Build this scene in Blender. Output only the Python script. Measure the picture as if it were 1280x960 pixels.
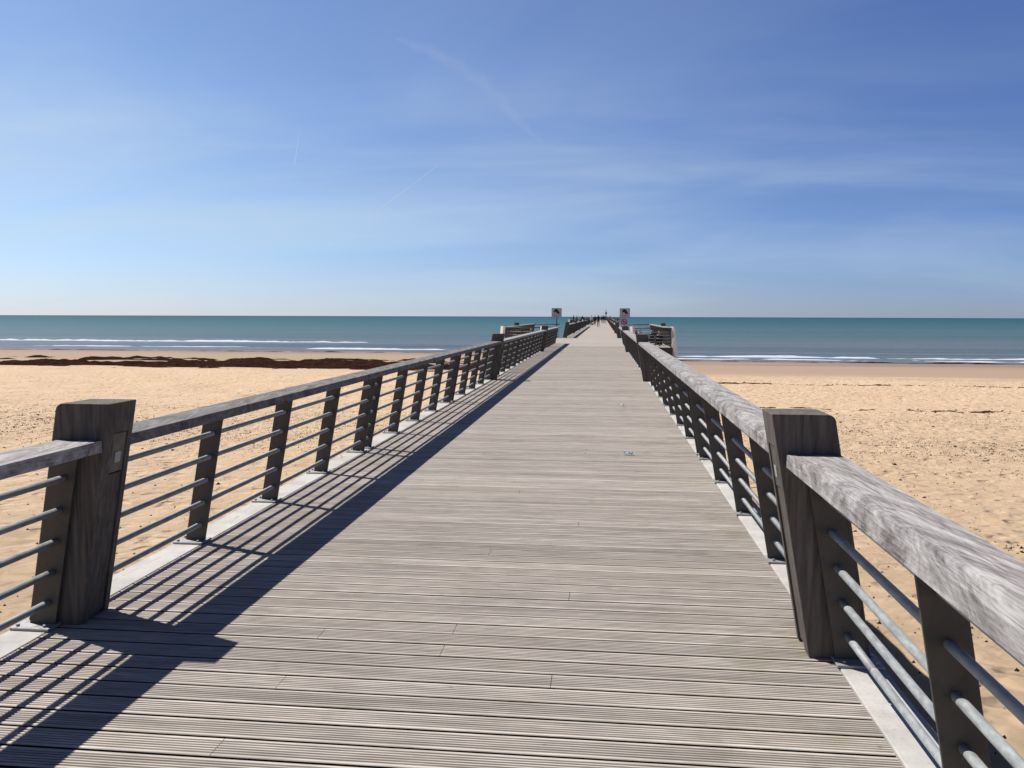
import bpy, bmesh, math, random
import numpy as np
from mathutils import Vector, Matrix
random.seed(7); rng = np.random.default_rng(11)
for o in list(bpy.data.objects): bpy.data.objects.remove(o)
SC = bpy.context.scene
COL = SC.collection
R = math.radians

# ------------------------------------------------------------------ camera, sky, sun, exposure
F_PX, EYE = 1065.0, 1.6
PITCH, YAW, ROLL = R(4.593), R(6.129), R(0.18)
fw = Vector((-math.sin(YAW)*math.cos(PITCH), math.cos(YAW)*math.cos(PITCH), -math.sin(PITCH)))
rt = Vector((math.cos(YAW), math.sin(YAW), 0)); up = rt.cross(fw)
cx = rt*math.cos(ROLL) + up*math.sin(ROLL); cy = up*math.cos(ROLL) - rt*math.sin(ROLL)
cam_d = bpy.data.cameras.new('camera'); cam = bpy.data.objects.new('camera', cam_d); COL.objects.link(cam)
cam_d.sensor_width = 36; cam_d.sensor_fit = 'HORIZONTAL'; cam_d.lens = 36*F_PX/1280
cam_d.clip_start = 0.05; cam_d.clip_end = 120000
M = Matrix((cx, cy, -fw)).transposed().to_4x4(); M.translation = (0, 0, EYE); cam.matrix_world = M
SC.camera = cam
SC.render.resolution_x = 1024; SC.render.resolution_y = 768

SUN = Vector((-0.617, 0.33, 1.0)).normalized()          # towards the sun
SUN_EL = math.asin(SUN.z); SUN_AZ = math.atan2(SUN.x, SUN.y)
ld = bpy.data.lights.new('sun', 'SUN'); ld.energy = 5.0; ld.angle = R(0.53); ld.color = (1, .955, .89)
sun = bpy.data.objects.new('sun', ld); COL.objects.link(sun)
sun.rotation_euler = (-SUN).to_track_quat('-Z', 'Y').to_euler()

W = bpy.data.worlds.new('World'); SC.world = W; W.use_nodes = True
nt = W.node_tree; nt.nodes.clear()
def nd(tree, typ, **kw):
    n = tree.nodes.new(typ)
    for k, v in kw.items():
        if k.startswith('in_'):
            key = k[3:]; key = int(key) if key.isdigit() else key.replace('_', ' ')
            n.inputs[key].default_value = v
        else: setattr(n, k, v)
    return n
out = nd(nt, 'ShaderNodeOutputWorld'); bg = nd(nt, 'ShaderNodeBackground'); bg.inputs[1].default_value = 0.05
sky = nd(nt, 'ShaderNodeTexSky', sky_type='NISHITA', sun_disc=False)
sky.sun_elevation = SUN_EL; sky.sun_rotation = SUN_AZ
sky.altitude = 0; sky.air_density = 1.0; sky.dust_density = 0.1; sky.ozone_density = 6.0
tc = nd(nt, 'ShaderNodeTexCoord')
sep = nd(nt, 'ShaderNodeSeparateXYZ'); nt.links.new(tc.outputs['Generated'], sep.inputs[0])
# high thin cirrus: noise on a flat layer overhead (direction / height), strongest in long drawn-out veils
mz = nd(nt, 'ShaderNodeMath', operation='MAXIMUM', in_1=0.0); nt.links.new(sep.outputs[2], mz.inputs[0])
az = nd(nt, 'ShaderNodeMath', operation='ADD', in_1=0.22); nt.links.new(mz.outputs[0], az.inputs[0])
dx = nd(nt, 'ShaderNodeMath', operation='DIVIDE'); nt.links.new(sep.outputs[0], dx.inputs[0]); nt.links.new(az.outputs[0], dx.inputs[1])
dy = nd(nt, 'ShaderNodeMath', operation='DIVIDE'); nt.links.new(sep.outputs[1], dy.inputs[0]); nt.links.new(az.outputs[0], dy.inputs[1])
cmb = nd(nt, 'ShaderNodeCombineXYZ'); nt.links.new(dx.outputs[0], cmb.inputs[0]); nt.links.new(dy.outputs[0], cmb.inputs[1])
def veil(rot, sc, nscale, detail, lo, hi, dist=0.6, loc=(0,0,0)):
    mp = nd(nt, 'ShaderNodeMapping'); mp.inputs['Rotation'].default_value = (0, 0, rot); mp.inputs['Scale'].default_value = sc; mp.inputs['Location'].default_value = loc
    nt.links.new(cmb.outputs[0], mp.inputs[0])
    n = nd(nt, 'ShaderNodeTexNoise'); n.inputs['Scale'].default_value = nscale; n.inputs['Detail'].default_value = detail
    n.inputs['Roughness'].default_value = .55; n.inputs['Distortion'].default_value = dist
    nt.links.new(mp.outputs[0], n.inputs[0])
    mr = nd(nt, 'ShaderNodeMapRange', interpolation_type='SMOOTHSTEP'); mr.inputs[1].default_value = lo; mr.inputs[2].default_value = hi
    nt.links.new(n.outputs[0], mr.inputs[0]); return mr
v1 = veil(R(14), (0.45, 1.0, 1), 1.0, 5, .38, .74, .5, (0.4, 1.3, 0))
v2 = veil(R(-24), (0.30, 1.6, 1), 1.7, 7, .46, .82, .8, (2.0, .2, 0))
ad = nd(nt, 'ShaderNodeMath', operation='MULTIPLY_ADD', in_1=.50, in_2=0.03); nt.links.new(v1.outputs[0], ad.inputs[0])
ad2 = nd(nt, 'ShaderNodeMath', operation='MULTIPLY_ADD', in_1=.11); nt.links.new(v2.outputs[0], ad2.inputs[0]); nt.links.new(ad.outputs[0], ad2.inputs[2])
mixc = nd(nt, 'ShaderNodeMix', data_type='RGBA'); mixc.inputs[7].default_value = (8.6, 10.4, 12.0, 1)
# clear-sky colour: paler towards the sun's side and the horizon, deep blue away from it; dimmed overhead, out of view, to deepen shadows
def wm(op, a, b=0.0, c=0.0):
    m = nd(nt, 'ShaderNodeMath', operation=op)
    for i, v in enumerate((a, b, c)):
        if isinstance(v, (int, float)): m.inputs[i].default_value = v
        else: nt.links.new(v, m.inputs[i])
    return m.outputs[0]
def wmix(f, a, b, mode='MIX'):
    m = nd(nt, 'ShaderNodeMix', data_type='RGBA', blend_type=mode)
    for s_, v in ((0, f), (6, a), (7, b)):
        if isinstance(v, (int, float)): m.inputs[s_].default_value = v
        elif isinstance(v, tuple): m.inputs[s_].default_value = v+(1,)
        else: nt.links.new(v, m.inputs[s_])
    return m.outputs[2]
sh = Vector((SUN.x, SUN.y)).normalized()
ln = wm('SQRT', wm('MAXIMUM', wm('ADD', wm('MULTIPLY', sep.outputs[0], sep.outputs[0]), wm('MULTIPLY', sep.outputs[1], sep.outputs[1])), 1e-4))
ct = wm('DIVIDE', wm('ADD', wm('MULTIPLY', sep.outputs[0], sh.x), wm('MULTIPLY', sep.outputs[1], sh.y)), ln)
tt = wm('POWER', wm('MINIMUM', wm('MAXIMUM', wm('MULTIPLY_ADD', ct, 1.15, -.03), 0.0), 1.0), 1.5)
he = nd(nt, 'ShaderNodeMapRange', interpolation_type='SMOOTHSTEP'); nt.links.new(sep.outputs[2], he.inputs[0]); he.inputs[1].default_value = 0; he.inputs[2].default_value = .16
g_hi = wmix(tt, (.72, .84, 1.28), (1.80, 1.64, 1.66)); g_lo = wmix(tt, (.70, .87, 1.44), (1.34, 1.44, 1.90))
grade = wmix(he.outputs[0], g_lo, g_hi)
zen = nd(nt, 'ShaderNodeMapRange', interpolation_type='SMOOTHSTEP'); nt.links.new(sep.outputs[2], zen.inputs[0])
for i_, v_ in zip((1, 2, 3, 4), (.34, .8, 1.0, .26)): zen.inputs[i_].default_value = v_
clear = wmix(1.0, sky.outputs[0], grade, 'MULTIPLY')
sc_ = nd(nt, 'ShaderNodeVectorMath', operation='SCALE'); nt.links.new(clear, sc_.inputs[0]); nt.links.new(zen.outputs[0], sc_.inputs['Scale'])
lowf = nd(nt, 'ShaderNodeMapRange', interpolation_type='SMOOTHSTEP'); nt.links.new(sep.outputs[2], lowf.inputs[0])
for i_, v_ in zip((1, 2, 3, 4), (.13, .33, 1.0, .38)): lowf.inputs[i_].default_value = v_
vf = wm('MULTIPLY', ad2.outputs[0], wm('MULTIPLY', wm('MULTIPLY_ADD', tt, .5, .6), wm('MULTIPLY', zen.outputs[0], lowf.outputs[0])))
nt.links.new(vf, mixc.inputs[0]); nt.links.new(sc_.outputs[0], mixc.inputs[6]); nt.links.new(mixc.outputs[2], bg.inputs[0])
nt.links.new(bg.outputs[0], out.inputs[0])
vs = SC.view_settings; vs.view_transform = 'Standard'; vs.look = 'None'; vs.exposure = 0.45; vs.gamma = 1; vs.use_curve_mapping = False

# ------------------------------------------------------------------ helpers
XC = -0.845                         # centre line of the pier
SEA_Z = -3.4
LEAN = 0.175                        # railings lean in over the walkway

def tag(o, label=None, cat=None, group=None, kind=None):
    if label: o['label'] = label
    if cat: o['category'] = cat
    if group: o['group'] = group
    if kind: o['kind'] = kind
    return o
def empty(name, loc=(0, 0, 0), label=None, cat=None, group=None):
    o = bpy.data.objects.new(name, None); COL.objects.link(o); o.location = loc; o.empty_display_size = .2
    return tag(o, label, cat, group)

class MB:
    def __init__(s): s.v = []; s.f = []; s.m = []; s.sm = []; s.c = []
    def add(s, vs, fs, m=0, smooth=False, c=1.0):
        b = len(s.v); s.v += [tuple(v) for v in vs]
        for f in fs: s.f.append(tuple(b+i for i in f)); s.m.append(m); s.sm.append(smooth); s.c.append(c)
    def box(s, x0, x1, y0, y1, z0, z1, m=0, c=1.0):
        s.add([(x0,y0,z0),(x1,y0,z0),(x1,y1,z0),(x0,y1,z0),(x0,y0,z1),(x1,y0,z1),(x1,y1,z1),(x0,y1,z1)],
              [(0,3,2,1),(4,5,6,7),(0,1,5,4),(1,2,6,5),(2,3,7,6),(3,0,4,7)], m, False, c)
    def prism_y(s, prof, y0, y1, m=0, c=1.0):              # prof: list of (x, z), either winding
        a = sum(prof[i][0]*prof[(i+1) % len(prof)][1]-prof[(i+1) % len(prof)][0]*prof[i][1] for i in range(len(prof)))
        if a < 0: prof = prof[::-1]
        n = len(prof)
        vs = [(x, y0, z) for x, z in prof]+[(x, y1, z) for x, z in prof]
        fs = [tuple(range(n)), tuple(range(2*n-1, n-1, -1))]+[(i, n+i, n+(i+1) % n, (i+1) % n) for i in range(n)]
        s.add(vs, fs, m, False, c)
    def prism_x(s, prof, x0, x1, m=0, c=1.0):              # prof: list of (y, z)
        a = sum(prof[i][0]*prof[(i+1) % len(prof)][1]-prof[(i+1) % len(prof)][0]*prof[i][1] for i in range(len(prof)))
        if a < 0: prof = prof[::-1]
        n = len(prof)
        vs = [(x1, y, z) for y, z in prof]+[(x0, y, z) for y, z in prof]
        fs = [tuple(range(n)), tuple(range(2*n-1, n-1, -1))]+[(i, n+i, n+(i+1) % n, (i+1) % n) for i in range(n)]
        s.add(vs, fs, m, False, c)
    def tube(s, pts, r, seg=12, m=0, cap=True, c=1.0):
        pts = [Vector(p) for p in pts]; rs = r if isinstance(r, (list, tuple)) else [r]*len(pts)
        b = len(s.v)
        for i, p in enumerate(pts):
            t = (pts[min(i+1, len(pts)-1)]-pts[max(i-1, 0)])
            if t.length < 1e-9: t = Vector((0, 1, 0))
            t.normalize()
            u = t.cross(Vector((0, 0, 1)) if abs(t.z) < .9 else Vector((1, 0, 0))).normalized(); w = t.cross(u)
            for k in range(seg):
                a = 2*math.pi*k/seg; s.v.append(tuple(p+(u*math.cos(a)+w*math.sin(a))*rs[i]))
        for i in range(len(pts)-1):
            for k in range(seg):
                k2 = (k+1) % seg
                s.f.append((b+i*seg+k, b+i*seg+k2, b+(i+1)*seg+k2, b+(i+1)*seg+k)); s.m.append(m); s.sm.append(True); s.c.append(c)
        if cap:
            s.f.append(tuple(b+k for k in range(seg))[::-1]); s.m.append(m); s.sm.append(False); s.c.append(c)
            e = b+(len(pts)-1)*seg; s.f.append(tuple(e+k for k in range(seg))); s.m.append(m); s.sm.append(False); s.c.append(c)
    def mesh(s, name, mats, bevel=0, bseg=2):
        me = bpy.data.meshes.new(name); me.from_pydata(s.v, [], s.f)
        for mt in (mats if isinstance(mats, (list, tuple)) else [mats]): me.materials.append(mt)
        me.polygons.foreach_set('material_index', s.m); me.polygons.foreach_set('use_smooth', s.sm)
        if any(x != 1.0 for x in s.c):
            at = me.color_attributes.new('tint', 'FLOAT_COLOR', 'CORNER')
            lt = np.zeros(len(me.loops), np.float32); tot = np.zeros(len(me.polygons), np.int32); me.polygons.foreach_get('loop_total', tot)
            col = np.repeat(np.array(s.c, np.float32), tot)
            at.data.foreach_set('color', np.stack([col, col, col, np.ones_like(col)], 1).ravel())
        bm = bmesh.new(); bm.from_mesh(me)
        bmesh.ops.recalc_face_normals(bm, faces=bm.faces)
        if bevel:
            es = [e for e in bm.edges if len(e.link_faces) == 2 and e.calc_face_angle(0) > .5 and not (e.link_faces[0].smooth and e.link_faces[1].smooth)]
            bmesh.ops.bevel(bm, geom=es, offset=bevel, segments=bseg, affect='EDGES', profile=.6, clamp_overlap=True)
        bm.to_mesh(me); bm.free(); me.update()
        return me
    def build(s, name, mats, parent=None, bevel=0, loc=None, bseg=2):
        o = bpy.data.objects.new(name, s.mesh(name, mats, bevel, bseg)); COL.objects.link(o)
        if parent: o.parent = parent
        if loc: o.location = loc
        return o
def copy_tree(o, parent=None):
    c = o.copy(); COL.objects.link(c)
    if parent: c.parent = parent
    for ch in list(o.children): copy_tree(ch, c)
    return c

# ------------------------------------------------------------------ materials
def material(name, rough=.8, metallic=0, spec=.4):
    m = bpy.data.materials.new(name); m.use_nodes = True; t = m.node_tree
    b = t.nodes['Principled BSDF']; b.inputs['Roughness'].default_value = rough; b.inputs['Metallic'].default_value = metallic
    b.inputs['Specular IOR Level'].default_value = spec
    return m, t, b
def coords(t, scale=(1, 1, 1), world=False, rot=(0, 0, 0), loc=(0, 0, 0)):
    if world: c = nd(t, 'ShaderNodeNewGeometry').outputs['Position']
    else: c = nd(t, 'ShaderNodeTexCoord').outputs['Object']
    mp = nd(t, 'ShaderNodeMapping'); mp.inputs['Scale'].default_value = scale; mp.inputs['Rotation'].default_value = rot; mp.inputs['Location'].default_value = loc
    t.links.new(c, mp.inputs[0]); return mp.outputs[0]
def noise(t, vec, scale, detail=4, rough=.55, dist=0):
    n = nd(t, 'ShaderNodeTexNoise'); n.inputs['Scale'].default_value = scale; n.inputs['Detail'].default_value = detail
    n.inputs['Roughness'].default_value = rough; n.inputs['Distortion'].default_value = dist
    t.links.new(vec, n.inputs['Vector']); return n.outputs[0]
def ramp(t, fac, stops, interp='LINEAR'):
    r = nd(t, 'ShaderNodeValToRGB'); cr = r.color_ramp; cr.interpolation = interp
    while len(cr.elements) < len(stops): cr.elements.new(.5)
    for e, (p, c) in zip(cr.elements, stops):
        e.position = p; e.color = (c if isinstance(c, (tuple, list)) else (c, c, c))[:3] + (1,)
    t.links.new(fac, r.inputs[0]); return r.outputs[0]
def mix(t, fac, a, b, mode='MIX'):
    m = nd(t, 'ShaderNodeMix', data_type='RGBA', blend_type=mode)
    for s, v in ((0, fac), (6, a), (7, b)):
        if isinstance(v, (int, float)): m.inputs[s].default_value = v
        elif isinstance(v, (tuple, list)): m.inputs[s].default_value = tuple(v)[:3]+(1,)
        else: t.links.new(v, m.inputs[s])
    return m.outputs[2]
def math_(t, op, a, b=0.0, c=0.0):
    m = nd(t, 'ShaderNodeMath', operation=op)
    for i, v in enumerate((a, b, c)):
        if isinstance(v, (int, float)): m.inputs[i].default_value = v
        else: t.links.new(v, m.inputs[i])
    return m.outputs[0]
def maprange(t, v, a, b, c=0., d=1., smooth=True):
    m = nd(t, 'ShaderNodeMapRange', interpolation_type='SMOOTHSTEP' if smooth else 'LINEAR')
    t.links.new(v, m.inputs[0])
    for i, x in zip((1, 2, 3, 4), (a, b, c, d)): m.inputs[i].default_value = x
    return m.outputs[0]
def bump(t, b, h, strength=.4, dist=.01, prev=None):
    n = nd(t, 'ShaderNodeBump'); n.inputs['Strength'].default_value = strength; n.inputs['Distance'].default_value = dist
    t.links.new(h, n.inputs['Height'])
    if prev: t.links.new(prev, n.inputs['Normal'])
    t.links.new(n.outputs[0], b.inputs['Normal']); return n.outputs[0]

def wood(name, axis, dark, light, warm=None, scale=1.0, world=False, figure=0.0, bumps=.5, rough=.85):
    """weathered timber, grain running along axis"""
    m, t, b = material(name, rough, 0, .25)
    k = {'x': (0.06, 1, 1), 'y': (1, 0.05, 1), 'z': (1, 1, 0.05)}[axis]
    v = coords(t, k, world)
    warp = noise(t, coords(t, tuple(a*(1 if a < .5 else .5) for a in k), world, loc=(3, 1, 2)), 2.2*scale, 2)
    vm = nd(t, 'ShaderNodeVectorMath', operation='ADD'); sc = nd(t, 'ShaderNodeVectorMath', operation='SCALE'); sc.inputs['Scale'].default_value = .12+figure
    cb = nd(t, 'ShaderNodeCombineXYZ'); t.links.new(warp, cb.inputs[0]); t.links.new(warp, cb.inputs[1]); t.links.new(warp, cb.inputs[2])
    t.links.new(cb.outputs[0], sc.inputs[0]); t.links.new(v, vm.inputs[0]); t.links.new(sc.outputs[0], vm.inputs[1])
    g1 = noise(t, vm.outputs[0], 55*scale, 5, .65); g2 = noise(t, vm.outputs[0], 12*scale, 3, .5); g3 = noise(t, coords(t, (1, 1, 1), world), 1.6*scale, 3)
    c = ramp(t, g1, [(.28, dark), (.5, tuple((a+bb)/2 for a, bb in zip(dark, light))), (.72, light)])
    c = mix(t, maprange(t, g2, .35, .68), c, tuple(x*.80 for x in light), 'MIX') if False else mix(t, maprange(t, g2, .35, .7, 0, .55), c, dark)
    c = mix(t, maprange(t, g3, .4, .75, 0, .35), c, warm or light)
    at = nd(t, 'ShaderNodeObjectInfo'); rv = maprange(t, at.outputs['Random'], 0, 1, .9, 1.1, False)
    hv = nd(t, 'ShaderNodeHueSaturation'); t.links.new(c, hv.inputs['Color']); t.links.new(rv, hv.inputs['Value'])
    t.links.new(hv.outputs[0], b.inputs['Base Color'])
    bump(t, b, g1, bumps, .004)
    return m

# deck boards: grey weathered hardwood, every board its own tone
def deck_mat():
    m, t, b = material('deck_boards', .82, 0, .3)
    v = coords(t, (.05, 1, 1), True); g = noise(t, v, 90, 4, .6); g2 = noise(t, v, 22, 3)
    at = nd(t, 'ShaderNodeAttribute', attribute_name='tint')
    c = ramp(t, g, [(.3, (.295, .26, .228)), (.68, (.575, .52, .465))])
    c = mix(t, maprange(t, g2, .42, .66, 0, .65), c, (.27, .235, .205))
    big = noise(t, coords(t, (.5, 1, 1), True), .9, 4, .6)
    c = mix(t, maprange(t, big, .42, .7, 0, .35), c, (.47, .415, .355))
    st = noise(t, coords(t, (1, 1, 1), True, loc=(9, 4, 0)), 2.6, 5, .65)                      # lichen and rust-coloured dirt near the edges
    c = mix(t, maprange(t, st, .56, .74, 0, .5), c, (.24, .21, .165))
    geo = nd(t, 'ShaderNodeNewGeometry'); sx = nd(t, 'ShaderNodeSeparateXYZ'); t.links.new(geo.outputs['Position'], sx.inputs[0])
    edge = maprange(t, math_(t, 'ABSOLUTE', math_(t, 'ADD', sx.outputs[0], .845)), 1.0, 1.75, 0, .10)
    st2 = noise(t, coords(t, (1, 1, 1), True, loc=(1, 8, 0)), 1.7, 4, .6)
    c = mix(t, math_(t, 'MULTIPLY', maprange(t, math_(t, 'ADD', st2, edge), .62, .76, 0, .55), maprange(t, g, .35, .6)), c, (.26, .235, .135))
    c = mix(t, 1.0, c, at.outputs['Color'], 'MULTIPLY')
    spots = noise(t, coords(t, (1, 1, 1), True, loc=(2, 7, 0)), 9, 3, .7)
    c = mix(t, maprange(t, spots, .68, .74, 0, .35), c, (.10, .09, .08))
    t.links.new(c, b.inputs['Base Color']); bump(t, b, g, .5, .003)
    return m
def concrete_mat(name, a, bcol, scale=1.):
    m, t, b = material(name, .85, 0, .3)
    v = coords(t, (1, 1, 1), True); n1 = noise(t, v, 3*scale, 6, .65); n2 = noise(t, v, 40*scale, 4)
    c = ramp(t, n1, [(.3, a), (.7, bcol)]); c = mix(t, maprange(t, n2, .55, .75, 0, .35), c, tuple(x*.6 for x in a))
    vo = nd(t, 'ShaderNodeTexVoronoi', feature='DISTANCE_TO_EDGE'); vo.inputs['Scale'].default_value = 1.1
    t.links.new(coords(t, (1.6, .35, 1), True), vo.inputs['Vector'])
    wr = noise(t, v, 7, 5)
    cr = math_(t, 'ADD', vo.outputs[0], math_(t, 'MULTIPLY', wr, .03)); c = mix(t, maprange(t, cr, .014, .019, .75, 0), c, (.08, .075, .07))
    t.links.new(c, b.inputs['Base Color']); bump(t, b, n2, .35, .004)
    return m
def metal_mat(name, a, c2, rough=.5, metallic=.3, sc=30, axis=(1, 1, 1)):
    m, t, b = material(name, rough, metallic, .5)
    v = coords(t, axis); n1 = noise(t, v, sc, 5, .65); n2 = noise(t, coords(t, (1, 1, .25)), 5, 4, .6)
    c = ramp(t, n1, [(.32, a), (.68, c2)]); c = mix(t, maprange(t, n2, .45, .75, 0, .5), c, tuple(x*.7 for x in a))
    t.links.new(c, b.inputs['Base Color'])
    rr = maprange(t, n1, .3, .7, rough-.1, rough+.12); t.links.new(rr, b.inputs['Roughness']); bump(t, b, n1, .12, .002)
    return m
def plain(name, col, rough=.7, metallic=0, spec=.4, var=.2):
    m, t, b = material(name, rough, metallic, spec)
    n = noise(t, coords(t), 14, 3); c = ramp(t, n, [(.3, tuple(x*(1-var) for x in col)), (.7, tuple(min(1, x*(1+var)) for x in col))])
    t.links.new(c, b.inputs['Base Color']); return m

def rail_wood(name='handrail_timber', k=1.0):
    """handrail timber: silvery, with an irregular slanting figure that crosses the plank and turns along its edges"""
    m, t, b = material(name, .8, 0, .25)
    v = coords(t, (1, 1, 1)); s = nd(t, 'ShaderNodeSeparateXYZ'); t.links.new(v, s.inputs[0])
    ax = math_(t, 'ABSOLUTE', math_(t, 'ADD', s.outputs[0], .035))
    n0 = noise(t, coords(t, (1, .5, 1)), 2.6, 2, .5)
    q = math_(t, 'ADD', math_(t, 'MULTIPLY', s.outputs[1], 1.0), math_(t, 'MULTIPLY', math_(t, 'POWER', math_(t, 'MULTIPLY', ax, 8.0), 1.6), .38))
    q = math_(t, 'ADD', q, math_(t, 'MULTIPLY', n0, .75))
    cb = nd(t, 'ShaderNodeCombineXYZ'); t.links.new(q, cb.inputs[0]); t.links.new(math_(t, 'MULTIPLY', s.outputs[0], 1.1), cb.inputs[1]); t.links.new(s.outputs[2], cb.inputs[2])
    w1 = noise(t, cb.outputs[0], 7, 3, .5, .4); w2 = noise(t, cb.outputs[0], 26, 6, .7, .3)
    fine = noise(t, coords(t, (1, .07, 1)), 110, 4, .65)
    h = math_(t, 'ADD', math_(t, 'MULTIPLY', w1, .50), math_(t, 'ADD', math_(t, 'MULTIPLY', w2, .50), math_(t, 'MULTIPLY', math_(t, 'SUBTRACT', fine, .5), .45)))
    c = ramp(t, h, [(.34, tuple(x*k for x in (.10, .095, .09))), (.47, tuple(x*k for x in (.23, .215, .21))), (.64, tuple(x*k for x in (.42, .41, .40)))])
    ck = noise(t, coords(t, (1, .03, 1), loc=(3, 3, 3)), 60, 2, .5); c = mix(t, maprange(t, ck, .66, .70, 0, .6), c, (.06, .055, .05))
    t.links.new(c, b.inputs['Base Color']); bump(t, b, h, .5, .006)
    return m
M_DECK = deck_mat()
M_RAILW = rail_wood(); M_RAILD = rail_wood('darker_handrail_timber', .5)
M_POST = wood('post_timber', 'z', (.05, .043, .037), (.175, .155, .138), (.13, .10, .078), 1.0, False, .05, .6)
M_CONC = concrete_mat('edge_concrete', (.31, .30, .275), (.49, .475, .45))
M_BEAM = concrete_mat('pier_concrete', (.26, .25, .23), (.36, .35, .32), .5)
M_PLATE = metal_mat('plate_steel', (.05, .045, .038), (.085, .077, .066), .55, .25, 26)
M_BAR = metal_mat('bar_galvanised', (.205, .22, .225), (.35, .365, .37), .6, .12, 38, (1, .4, 1))
M_FOOT = metal_mat('foot_galvanised', (.26, .26, .25), (.38, .38, .37), .5, .3, 40)
M_GAP = plain('dark_gap', (.02, .018, .016), .9)
M_SIDE = plain('dark_board_side', (.05, .043, .036), .95, 0, .1); M_GROOVE = plain('dark_groove_floor', (.10, .085, .072), .95, 0, .1)  # darker brown sides and groove floors, to strengthen the gap and groove lines
M_DARKSTEEL = metal_mat('fascia_steel', (.05, .045, .04), (.09, .08, .07), .6, .2, 10)
M_LIGHTF = plain('light_frame', (.12, .115, .105), .5, .5)
M_LENS = plain('light_lens', (.30, .31, .32), .35, 0, .4, .05)
M_WHITEP = plain('pale_post_timber', (.83, .79, .71), .7, 0, .3, .08)
M_SLAT = wood('bench_timber', 'x', (.06, .05, .042), (.17, .145, .12), None, 1., False, .02, .4)

# ------------------------------------------------------------------ terrain and sea
def vnoise(x, y, seed=0):
    xi = np.floor(x).astype(np.int64); yi = np.floor(y).astype(np.int64); xf = x-xi; yf = y-yi
    def h(a, b):
        n = (a*374761393 + b*668265263 + seed*974634777) & 0xffffffff
        n = ((n ^ (n >> 13))*1274126177) & 0xffffffff
        return ((n ^ (n >> 16)) & 0xffff)/65535.0
    u = xf*xf*(3-2*xf); v = yf*yf*(3-2*yf)
    return (h(xi, yi)*(1-u)+h(xi+1, yi)*u)*(1-v)+(h(xi, yi+1)*(1-u)+h(xi+1, yi+1)*u)*v
def fbm(x, y, oct=4, seed=0):
    r = 0; a = .5; s = 0
    for i in range(oct): r = r+a*vnoise(x*2**i+i*17.3, y*2**i-i*9.1, seed+i); s += a; a *= .5
    return r/s
PY = [-60, 0, 2.5, 4.6, 8.3, 14, 25, 45, 70, 95, 114, 140, 200, 500]
PZ = [-.42, -.42, -.45, -.6, -1.2, -1.75, -2.2, -2.55, -2.86, -3.16, -3.4, -3.9, -5, -9]
def sstep(a, b, x): t = np.clip((x-a)/(b-a), 0, 1); return t*t*(3-2*t)
def shore_shift(x): return 15*sstep(-14, 10, x) + .05*np.clip(x, 0, 200) - .02*np.clip(-x, 0, 200)
def base_z(x, y):
    x = np.asarray(x, float); y = np.asarray(y, float)
    far = sstep(40, 95, y)
    return np.interp(y+shore_shift(x)*far, PY, PZ) + .10*(fbm(x*.03, y*.05, 3, 3)-.5)*sstep(8, 20, y)*(1-sstep(95, 118, y))
def terr_z(x, y):
    dry = 1-sstep(52, 74, y)
    amp = .10*dry*sstep(-5, 1, y)
    z = base_z(x, y) + amp*(fbm(x*1.3, y*1.3, 3, 9)-.5) + .05*dry*(fbm(x*4.2, y*4.2, 2, 21)-.5)
    z = z + .16*dry*(fbm(x*.22, y*.3, 3, 33)-.5)
    return z
def grid_mesh(name, xs, ys, zf, mat, keep=None, smooth=True):
    X, Y = np.meshgrid(xs, ys); Z = zf(X, Y); nx, ny = len(xs), len(ys)
    v = np.stack([X, Y, Z], -1).reshape(-1, 3)
    i = np.arange(nx*ny).reshape(ny, nx); q = np.stack([i[:-1, :-1], i[:-1, 1:], i[1:, 1:], i[1:, :-1]], -1).reshape(-1, 4)
    if keep is not None:
        k = keep(X, Y).reshape(-1); q = q[k[q].any(1)]
        used = np.unique(q); mp = -np.ones(len(v), int); mp[used] = np.arange(len(used)); v = v[used]; q = mp[q]
    me = bpy.data.meshes.new(name); me.vertices.add(len(v)); me.vertices.foreach_set('co', v.astype(np.float32).ravel())
    me.loops.add(q.size); me.loops.foreach_set('vertex_index', q.astype(np.int32).ravel())
    me.polygons.add(len(q)); me.polygons.foreach_set('loop_start', np.arange(0, q.size, 4, dtype=np.int32)); me.polygons.foreach_set('loop_total', np.full(len(q), 4, np.int32))
    me.update(calc_edges=True); me.polygons.foreach_set('use_smooth', np.full(len(q), smooth)); me.materials.append(mat)
    o = bpy.data.objects.new(name, me); COL.objects.link(o); return o
def axis_pts(lo, hi, d0, g):
    p = [0.0]; d = d0
    while p[-1] < hi: p.append(p[-1]+d); d *= g
    n = [0.0]; d = d0
    while n[-1] > lo: n.append(n[-1]-d); d *= g
    return np.array(n[::-1][:-1]+p)

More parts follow.
